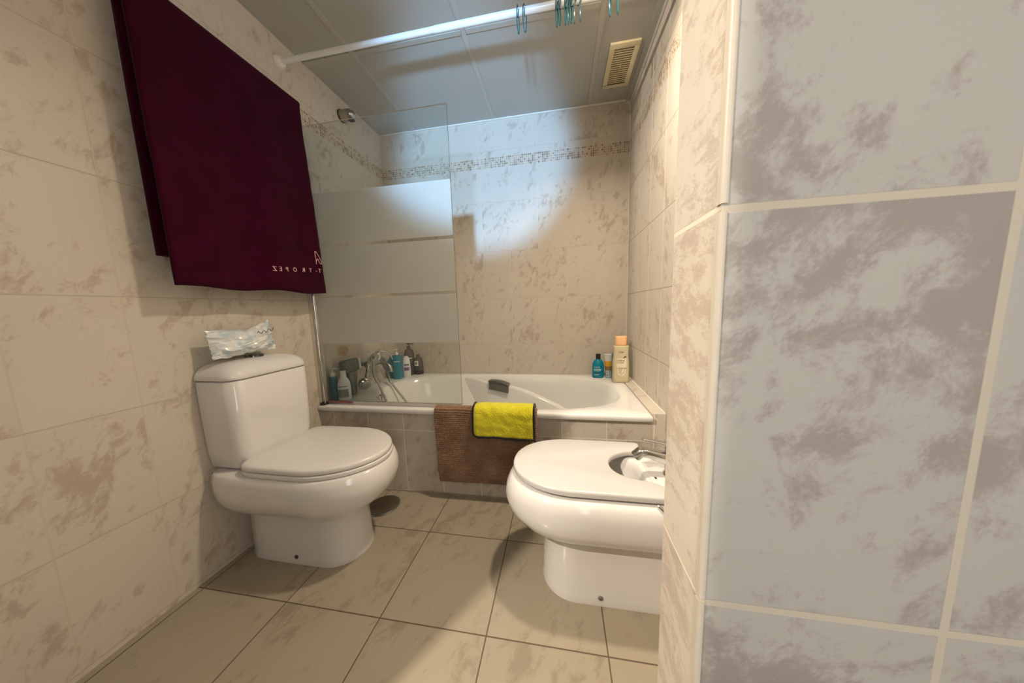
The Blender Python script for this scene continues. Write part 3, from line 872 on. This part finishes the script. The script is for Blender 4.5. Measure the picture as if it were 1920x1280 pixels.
# script mark above the lettering
sw = G()
def on_towel(y, z): 
    s = (RLZ-z)/(RLZ-1.062); return Vector((tow(s, y) + .0012, y, z))
pts = [(-.809, 1.201), (-.8085, 1.216), (-.810, 1.234), (-.8105, 1.252), (-.808, 1.263), (-.801, 1.258), (-.792, 1.246), (-.783, 1.229), (-.777, 1.217), (-.777, 1.208), (-.784, 1.206), (-.791, 1.215), (-.799, 1.228), (-.807, 1.214)]
pp = [on_towel(q.y, q.z) for q, _ in smooth_path([(Vector((0, y, z)), 1) for y, z in pts], 5)]
sw.tube(pp, .0014, 6)
sw.tube([on_towel(-.772, 1.207), on_towel(-.769, 1.203)], .0016, 6)
o = child(sw, 'script_mark', M['thread'], tw); o['label'] = 'pink embroidered script mark'

# ------------------------------------------------------------------ bottles
def bottle(name, label, cat, x, y, z, profile, parts=(), rz=0., flat=1., mat=None, body='bottle_body', group=None, n=32):
    t = thing(name, label, cat, (x, y, z), group)
    Mb = Matrix.Translation((x, y, z)) @ Matrix.Rotation(rz, 4, 'Z') @ Matrix.Diagonal((1, flat, 1, 1))
    b = child(G().lathe(profile, n, Mb), body, mat, t, angle=50)
    for nm, pf, m, fl in parts:
        Mp = Matrix.Translation((x, y, z)) @ Matrix.Rotation(rz, 4, 'Z') @ Matrix.Diagonal((1, fl, 1, 1))
        child(G().lathe(pf, n, Mp), nm, m, t, angle=50)
    return t
def label_patch(t, x, y, z, r, flat, rz, a0, a1, z0, z1, mat, name='label', eps=.0006, taper=0.):
    """curved patch hugging the bottle; angles measured from its front (-Y)"""
    V, Fc = [], []; m = 14
    for k in range(m+1):
        a = -PI/2 + math.radians(a0 + (a1-a0)*k/m)
        for zz in (z0, z1):
            V.append(Matrix.Translation((x, y, z)) @ Matrix.Rotation(rz, 4, 'Z') @ Vector(((r+eps)*math.cos(a), (r*flat+eps)*math.sin(a), zz)))
    for k in range(m): Fc.append([2*k, 2*k+2, 2*k+3, 2*k+1])
    o = mesh_obj(name, V, Fc, mat, angle=180); o.parent = t; o.matrix_parent_inverse = Matrix.Translation(-t.location)
    return o
DG = 'toiletries around the bath rim'
z = TZ + .0005
# --- right-hand corner
x, y, rz = -.203, -.098, .1
t = bottle('shower_gel_bottle', 'blue bottle with a black cap at the wall corner of the tub', 'bottle', x, y, z,
       [(.0001, 0), (.034, 0), (.0385, .006), (.0395, .03), (.039, .085), (.036, .102), (.027, .118), (.017, .128), (.014, .131), (.0001, .131)],
       [('cap', [(.0001, .131), (.0155, .131), (.0155, .160), (.0145, .163), (.0001, .163)], M['black'], 1.)], rz, .6, M['blue'], group=DG)
label_patch(t, x, y, z, .0393, .6, rz, -58, 16, .036, .0415, M['ink'])
for k, (a, b, c) in enumerate(((-55, 22, .052), (-50, 25, .060), (-50, 10, .074), (-40, 0, .022))):
    label_patch(t, x, y, z, .0395, .6, rz, a, b, c, c+.0028, M['label_white'], 'print_line')
x, y = -.136, -.108
t = bottle('sun_cream_tube', 'white and orange tube between the blue bottle and the beige bottle', 'tube', x, y, z,
       [(.0001, 0), (.0195, 0), (.021, .003), (.0215, .05), (.023, .056), (.0001, .056)],
       [('amber_band', [(.0001, .0555), (.0235, .0555), (.0245, .082), (.0001, .082)], M['amber'], .8),
        ('orange_band', [(.0001, .082), (.0247, .082), (.0285, .118), (.0001, .118)], M['orange'], .75),
        ('white_end', [(.0001, .118), (.0285, .118), (.031, .140), (.032, .162), (.0001, .163)], M['white_plastic'], .6)], 0, .8, M['pale_blue'], body='tube_base', group=DG)
label_patch(t, x, y, z, .0215, .8, 0, -40, -5, .012, .034, M['label_white'])
label_patch(t, x, y, z, .0217, .8, 0, -28, -14, .016, .030, M['ink'], 'print_mark')
x, y = -.098, -.150
t = bottle('slim_shampoo_bottle', 'slim teal bottle standing on its black cap behind the beige bottle', 'bottle', x, y, z,
       [(.0001, .028), (.022, .028), (.026, .035), (.027, .16), (.025, .178), (.0001, .18)],
       [('cap', [(.0001, 0), (.021, 0), (.021, .026), (.019, .028), (.0001, .028)], M['black'], .7)], .1, .6, M['teal2'], group=DG)
x, y, rz = -.082, -.213, .03
t = thing('shampoo_bottle', 'tall beige shampoo bottle with a peach cap in the tub corner', 'bottle', (x, y, z), DG)
def sq(hw, hd, zz, e=4.5):
    return [Matrix.Translation((x, y, z)) @ Matrix.Rotation(rz, 4, 'Z') @ p for p in superring(0, 0, hw, hd, e, zz, 48)]
body = [(.040, .018, 0), (.0475, .023, .004), (.049, .0245, .02), (.0495, .025, .06), (.0495, .025, .10), (.049, .025, .13), (.0465, .024, .155), (.0445, .0235, .175), (.0445, .0235, .20), (.046, .023, .225), (.0455, .022, .2325), (.042, .019, .2355)]
bo = child(G().loft([sq(a, b, c) for a, b, c in body]), 'bottle_body', M['beige'], t, angle=50)
o = child(G().loft([sq(a, b, c, 3) for a, b, c in ((.030, .017, .2355), (.034, .0185, .238), (.0345, .019, .25), (.0355, .0195, .285), (.035, .019, .292), (.031, .017, .2945))]), 'cap', M['peach'], t, angle=50)
o['label'] = 'peach flip cap'
fy = y - .0258
child(G().box((x-.028, fy-.0006, z+.098), (x+.030, fy+.0012, z+.158)), 'label', M['label_cream'], t, smooth=False)
def front_text(par, body, size, cxx, czz, yy, mat, name='printed_text', fit=None):
    Mx = Matrix(((1, 0, 0, cxx), (0, 0, -1, yy), (0, 1, 0, czz), (0, 0, 0, 1)))
    return place_text(name, body, size, mat, Mx, par, .0003, 1., fit)
front_text(t, 'Cien', .017, x-.003, z+.197, y-.0243, M['ink'], fit=.031)
front_text(t, 'AVENA', .0135, x-.003, z+.143, fy-.0009, M['ink'], fit=.047)
front_text(t, 'AVEIA', .0135, x-.006, z+.130, fy-.0009, M['ink'], fit=.042)
lf = G()
lf.tube([(x+.010, fy, z+.160), (x+.020, fy-.0006, z+.168), (x+.030, fy, z+.171)], [.0006, .003, .0006], 6)
child(lf, 'leaf_print', M['ink'], t)
u = G(); up_ = []
for k in range(25):
    a = PI + PI*k/24; up_.append((x + .001 + .022*math.cos(a), fy+.0004, z + .075 + .028*math.sin(a)))
u.tube([(x-.021, fy+.0004, z+.092)] + up_ + [(x+.023, fy+.0004, z+.09)], .0020, 6)
u.tube([(x+.012, fy+.0004, z+.092), (x+.008, fy+.0004, z+.075), (x+.003, fy+.0004, z+.060)], [.0008, .003, .0008], 6)
child(u, 'printed_motif', M['label_white'], t)
child(G().box((x-.024, fy+.0002, z+.0925), (x+.030, fy+.001, z+.0965)), 'print_line', simple('tan_print', (.40, .30, .18), .5, 30, .1), t, smooth=False)

# --- tap end, behind the glass
x, y = -1.722, -.685
t = bottle('soap_pump_bottle', 'slim dark teal pump bottle beside the screen hinge', 'bottle', x, y, z,
       [(.0001, 0), (.0185, 0), (.0205, .003), (.0205, .128), (.019, .136), (.0001, .137)],
       [('collar', [(.0001, .137), (.012, .137), (.012, .158), (.005, .160), (.004, .176), (.0001, .176)], M['white_plastic'], 1.)], 0, 1., M['teal'], group=DG)
hd = G().box((x-.014, y-.008, z+.176), (x+.012, y+.008, z+.184)); hd.box((x+.010, y-.005, z+.177), (x+.034, y+.005, z+.183))
child(hd, 'pump_head', M['white_plastic'], t, bevel=.0025)
x, y = -1.668, -.672
t = bottle('lotion_bottle', 'white plastic bottle with a grey green label behind the screen', 'bottle', x, y, z,
       [(.0001, 0), (.030, 0), (.0335, .004), (.034, .075), (.032, .098), (.024, .118), (.0165, .128), (.0150, .150), (.0155, .166), (.0001, .167)], (), .45, .75, M['white_plastic'], group=DG)
label_patch(t, x, y, z, .0341, .75, .45, -55, 45, .018, .064, M['label_grey'])
label_patch(t, x, y, z, .0330, .75, .45, -50, 40, .078, .083, M['label_grey'], 'print_line')
# scrubbing brush by the tap
x, y = -1.698, -.582
sp_ = thing('scrubbing_brush', 'grey green scrubbing brush standing head up behind the white lotion bottle', 'brush', (x, y, z), DG)
g = G(); rr = []
for hw, hd2, zz in ((.014, .052, .140), (.022, .058, .144), (.023, .059, .200), (.020, .057, .212), (.010, .050, .214)):
    rr.append([p + Vector((.002*noise.noise(p*55), .002*noise.noise(p*55+Vector((9, 0, 0))), 0)) for p in superring(x, y, hw, hd2, 5, z+zz, 40)])
g.loft(rr)
child(g, 'brush_head', M['sponge'], sp_, angle=60)
g = G(); rr = []
for hw, hd2, zz in ((.016, .018, 0), (.019, .021, .004), (.019, .024, .06), (.022, .034, .11), (.016, .036, .139)):
    rr.append(superring(x+.002, y+.012, hw, hd2, 2.4, z+zz, 32))
g.loft(rr)
child(g, 'brush_stem', simple('brush_stem', (.20, .23, .20), .6, 40, .1), sp_, angle=60)
child(G().box((x+.010, y+.0595, z+.145), (x+.022, y+.074, z+.212)), 'white_clip', M['white_plastic'], sp_, bevel=.004)
# blue pair
x, y, rz = -1.688, -.168, .5
t = bottle('conditioner_bottle', 'teal blue bottle with a white print next to the tap hose', 'bottle', x, y, z,
       [(.0001, 0), (.034, 0), (.0385, .006), (.0395, .03), (.039, .10), (.034, .122), (.024, .138), (.016, .145), (.0001, .146)],
       [('cap', [(.0001, .146), (.016, .146), (.016, .160), (.0001, .161)], M['teal'], 1.)], rz, .6, M['teal2'], group=DG)
label_patch(t, x, y, z, .0394, .6, rz, -25, 15, .048, .066, M['label_white'], 'print_mark')
label_patch(t, x, y, z, .0394, .6, rz, -15, 8, .078, .082, M['label_white'], 'print_line')
x, y, rz = -1.628, -.20, .35
t = bottle('shampoo_pump_bottle', 'taller teal pump bottle with a white pump behind the screen', 'bottle', x, y, z,
       [(.0001, 0), (.031, 0), (.034, .005), (.0345, .03), (.0345, .158), (.031, .172), (.018, .176), (.0001, .177)],
       [('collar', [(.0001, .177), (.013, .177), (.012, .194), (.0045, .196), (.0040, .212), (.0001, .212)], M['white_plastic'], 1.)], rz, .55, M['teal2'], group=DG)
hd = G().box((x-.010, y-.010, z+.212), (x+.010, y+.010, z+.220)); hd.box((x-.034, y-.005, z+.212), (x-.008, y+.005, z+.219))
child(hd, 'pump_head', M['white_plastic'], t, bevel=.0025)
label_patch(t, x, y, z, .0346, .55, rz, -30, 40, .128, .132, M['label_white'], 'print_line')
x, y, rz = -1.588, -.145, .6
t = bottle('body_milk_bottle', 'white bottle with violet print beside the taller teal pump bottle', 'bottle', x, y, z,
       [(.0001, 0), (.024, 0), (.027, .004), (.028, .06), (.027, .11), (.021, .142), (.012, .157), (.0001, .159)], (), rz, .6, M['white_plastic'], group=DG)
label_patch(t, x, y, z, .0281, .6, rz, -40, 40, .05, .075, M['violet_print'])
label_patch(t, x, y, z, .0281, .6, rz, -35, 35, .088, .10, M['violet_print'], 'print_line')
x, y, rz = -1.605, -.068, .3
t = bottle('clear_pump_bottle', 'tall smoky clear bottle with a black pump in the back corner', 'bottle', x, y, z,
       [(.0001, 0), (.032, 0), (.035, .005), (.0355, .03), (.035, .165), (.028, .19), (.014, .20), (.0001, .201)],
       [('collar', [(.0001, .201), (.013, .201), (.013, .222), (.004, .224), (.004, .236), (.0001, .236)], M['clear_dark'], 1.)], rz, .85, M['clear_dark'], group=DG)
hd = G().box((x-.012, y-.009, z+.236), (x+.012, y+.009, z+.2425)); hd.box((x+.008, y-.005, z+.2365), (x+.040, y+.005, z+.242))
child(hd, 'pump_head', M['black'], t, bevel=.002)
child(G().lathe([(.0001, .004), (.031, .004), (.033, .012), (.033, .095), (.0001, .095)], 28, Matrix.Translation((x, y, z)) @ Matrix.Diagonal((1, .84, 1, 1))), 'dark_gel', simple('dark_violet_gel', (.10, .095, .13), .3, 20, .1), t)
label_patch(t, x, y, z, .0356, .85, rz, -40, 40, .128, .134, M['label_white'], 'print_line')
x, y, rz = -1.541, -.052, .2
t = bottle('clear_gel_bottle', 'short clear bottle with a square label beside the smoky bottle', 'bottle', x, y, z,
       [(.0001, 0), (.032, 0), (.036, .005), (.036, .03), (.034, .10), (.026, .125), (.014, .14), (.013, .155), (.0001, .156)], (), rz, .62, M['clear_dark'], group=DG)
child(G().lathe([(.0001, .003), (.032, .003), (.0335, .008), (.0335, .030), (.0001, .030)], 28, Matrix.Translation((x, y, z)) @ Matrix.Rotation(rz, 4, 'Z') @ Matrix.Diagonal((1, .58, 1, 1))), 'dark_gel', simple('dark_red_gel', (.06, .035, .05), .3, 20, .1), t)
label_patch(t, x, y, z, .0352, .62, rz, -45, 8, .068, .108, M['label_white'])
label_patch(t, x, y, z, .0358, .62, rz, -32, -6, .078, .098, M['label_grey'], 'print_mark')

# ------------------------------------------------------------------ bath tap and hand shower
bx = WX + .070
ty = -.375
tp = thing('bath_tap', 'chrome wall-mounted bath mixer tap at the end of the tub', 'tap', (WX, ty, .63))
g = G()
g.lathe([(.0001, -.085), (.019, -.085), (.023, -.07), (.024, 0), (.023, .07), (.019, .085), (.0001, .085)], 28, Matrix.Translation((bx, ty, .628)) @ Matrix.Rotation(PI/2, 4, 'X'))
child(g, 'tap_body', M['dull_chrome'], tp)
for s in (-1, 1):
    child(G().lathe([(.0001, 0), (.029, 0), (.029, .006), (.018, .014), (.013, .018), (.013, .07), (.0001, .07)], 28, Matrix.Translation((WX+.0005, ty+s*.065, .628)) @ RX), 'inlet_rosette', M['dull_chrome'], tp)
g = G(); g.lathe([(.0001, 0), (.023, 0), (.024, .02), (.022, .045), (.017, .054), (.0001, .055)], 28, Matrix.Translation((bx+.006, ty+.02, .645)) @ Matrix.Rotation(.25, 4, 'Y'))
child(g, 'cartridge_cap', M['chrome'], tp)
lv = smooth_path([((bx+.016, ty+.025, .698), .010), ((bx+.035, ty+.06, .694), .0085), ((bx+.05, ty+.09, .665), .007), ((bx+.058, ty+.11, .628), .006)], 5)
child(G().tube([p for p, _ in lv], [r for _, r in lv], 12), 'lever', M['chrome'], tp)
sp2 = smooth_path([((bx+.005, ty+.03, .622), .015), ((bx+.05, ty+.03, .615), .014), ((bx+.085, ty+.03, .592), .0135), ((bx+.094, ty+.03, .556), .0135)], 5)
child(G().tube([p for p, _ in sp2], [r for _, r in sp2], 16), 'spout', M['dull_chrome'], tp)
g = G().lathe([(.0001, -.02), (.021, -.02), (.023, 0), (.021, .022), (.0001, .022)], 24, Matrix.Translation((bx+.024, ty-.042, .668)) @ Matrix.Rotation(.9, 4, 'Y'))
child(g, 'shower_holder', M['chrome'], tp)
hs = thing('hand_shower', 'chrome hand shower with a metal hose hanging on the tap', 'hand shower', (bx, -.48, .55))
hdl = smooth_path([((bx+.032, -.464, .668), .0135), ((bx+.033, -.480, .635), .0130), ((bx+.034, -.496, .595), .0125), ((bx+.036, -.514, .562), .013), ((bx+.040, -.534, .542), .016)], 5)
child(G().tube([p for p, _ in hdl], [r for _, r in hdl], 16), 'handle', M['chrome'], hs)
dirn = Vector((.80, -.30, -.45)).normalized()
Mh = Matrix.Translation((bx+.042, -.545, .532)) @ Matrix.Scale(1.12, 4) @ dirn.to_track_quat('Z', 'Y').to_matrix().to_4x4()
hd = child(G().lathe([(.0001, -.028), (.016, -.026), (.030, -.012), (.037, .004), (.038, .012), (.034, .017), (.0001, .018)], 36, Mh), 'shower_head', M['chrome'], hs)
sub(G().lathe([(.0001, .0182), (.029, .0182), (.027, .021), (.0001, .0225)], 32, Mh), 'spray_plate', M['dull_chrome'], hd)
hp_ = smooth_path([((bx+.046, -.470, .672), 1), ((bx+.066, -.486, .640), 1), ((bx+.090, -.520, .58), 1), ((bx+.132, -.530, .51), 1), ((bx+.155, -.53, .44), 1), ((bx+.19, -.51, .34), 1), ((bx+.25, -.47, .25), 1), ((bx+.27, -.42, .21), 1), ((bx+.262, -.37, .26), 1), ((bx+.20, -.355, .34), 1), ((bx+.130, -.37, .45), 1), ((bx+.100, -.375, .50), 1), ((bx+.060, -.335, .55), 1), ((bx+.012, -.300, .580), 1), ((bx+.003, -.288, .592), 1)], 10)
child(G().tube([p for p, _ in hp_], .0066, 10), 'hose', M['hose'], hs)

# ------------------------------------------------------------------ crumpled pack on the cistern
pk = thing('plastic_pack', 'crumpled white and pale blue plastic pack lying on the cistern lid', 'pack', (-1.665, -1.13, .81))
V, Fc = [], []; PU, PV = 34, 22
for side in (1, -1):
    for j in range(PV+1):
        for i in range(PU+1):
            u, v = i/PU*2-1, j/PV*2-1
            th = .034*(1-abs(u)**3.2)*(1-abs(v)**2.6)
            wy = .112*u; wz = .052*v*(1 + .28*max(0, u-.55)/.45 - .12*(1-abs(u)))
            cr = .010*noise.noise((u*3.1, v*3.3, 5*side)) + .006*noise.noise((u*8, v*8, 2*side))
            x = -1.665 + side*th + cr*(1 if abs(v) < .98 else .3) - .012*u*u
            V.append(Vector((x - .01*v, -1.142 + wy + .006*noise.noise((v*4, u*2, 1)), .8635 + wz + .018*max(0, u)*1.0 + .008*noise.noise((u*4, v*2, 8)))))
n1 = (PU+1)*(PV+1)
for j in range(PV):
    for i in range(PU):
        a = j*(PU+1)+i; Fc.append([a, a+1, a+PU+2, a+PU+1]); b = n1+a; Fc.append([b, b+PU+1, b+PU+2, b+1])
bmz = min(v.z for v in V)
for v in V: v.z += .8078-bmz
k = N('pack_plastic'); geo = k.n('NewGeometry'); nz = k.noise(geo.outputs['Position'], 22, 2)
k.bsdf(k.mix(k.step(nz, .45, .6), rgb(.72, .74, .72), rgb(.52, .60, .64)), .25)
o = mesh_obj('pack_film', V, Fc, k.m, angle=18); o.parent = pk; o.matrix_parent_inverse = Matrix.Translation(-pk.location)
sc_ = G()
pts = [Vector((-1.626, -1.128 + .011*i*.5, .892 + .006*math.sin(i*1.7) + .001*i)) for i in range(13)]
sc_.tube([q for q, _ in smooth_path([(p, 1) for p in pts], 4)], .0012, 5)
child(sc_, 'printed_script', M['ink'], pk)

# ------------------------------------------------------------------ lights
def light(name, typ, loc, energy, color, **kw):
    d = bpy.data.lights.new(name, typ); d.energy = energy; d.color = color
    for k_, v in kw.items(): setattr(d, k_, v)
    o = bpy.data.objects.new(name, d); link(o); o.location = loc; return o
def aim(o, target):
    o.rotation_euler = (Vector(target) - o.location).to_track_quat('-Z', 'Y').to_euler()
WARM = (1.0, .835, .645)
A = light('ceiling_lamp', 'AREA', (-.26, -1.06, 2.225), 16.5, WARM, shape='DISK', size=.11, spread=math.radians(142))
Bl = light('hall_lamp', 'SPOT', (-1.585, -2.6, 2.05), 215, (1., .86, .70), shadow_soft_size=.012, spot_size=math.radians(179), spot_blend=0.)
az = math.radians(57.3 - 89.5)
aim(Bl, Bl.location + Vector((math.sin(az), math.cos(az), 0)))
Cc = light('cool_daylight', 'SPOT', (-.585, -3.1, 1.268), 560, (.30, .60, 1.), shadow_soft_size=.065, spot_size=math.radians(25), spot_blend=.55)
aim(Cc, (-.97, 0, 1.97))
Fi = light('partition_fill', 'AREA', (-.12, -2.75, 1.25), 8.8, (1., .96, .90), shape='RECTANGLE', size=.4, size_y=1.7)  # added fill lamp, brightens the partition's front face
aim(Fi, (-.35, -1.6, 1.2))
w = bpy.data.worlds.new('world'); sc.world = w; w.use_nodes = True
w.node_tree.nodes['Background'].inputs[0].default_value = (.8, .85, .9, 1); w.node_tree.nodes['Background'].inputs[1].default_value = .2

# ------------------------------------------------------------------ camera
cam = bpy.data.cameras.new('camera'); co = bpy.data.objects.new('camera', cam); link(co)
cx_, cy_, cz_, yaw, pit, roll, fpx = (-0.45976, -2.04298, 0.96136, -0.16924, -0.12005, -0.03055, 526.37066)
fw = Vector((math.sin(yaw)*math.cos(pit), math.cos(yaw)*math.cos(pit), math.sin(pit)))
r_ = Vector((math.cos(yaw), -math.sin(yaw), 0)); u_ = r_.cross(fw)
r2 = math.cos(roll)*r_ + math.sin(roll)*u_; u2 = -math.sin(roll)*r_ + math.cos(roll)*u_
mw = Matrix((( r2.x, u2.x, -fw.x, cx_), (r2.y, u2.y, -fw.y, cy_), (r2.z, u2.z, -fw.z, cz_), (0, 0, 0, 1)))
co.matrix_world = mw
cam.sensor_fit = 'HORIZONTAL'; cam.sensor_width = 36; cam.lens = fpx/1920*36; cam.clip_start = .01
sc.camera = co
sc.view_settings.view_transform = 'Standard'; sc.view_settings.look = 'None'
sc.view_settings.exposure = 0.0; sc.view_settings.gamma = 1.0
try: sc.view_settings.use_curve_mapping = False
except Exception: pass
sc.cycles.max_bounces = 10; sc.cycles.transparent_max_bounces = 16
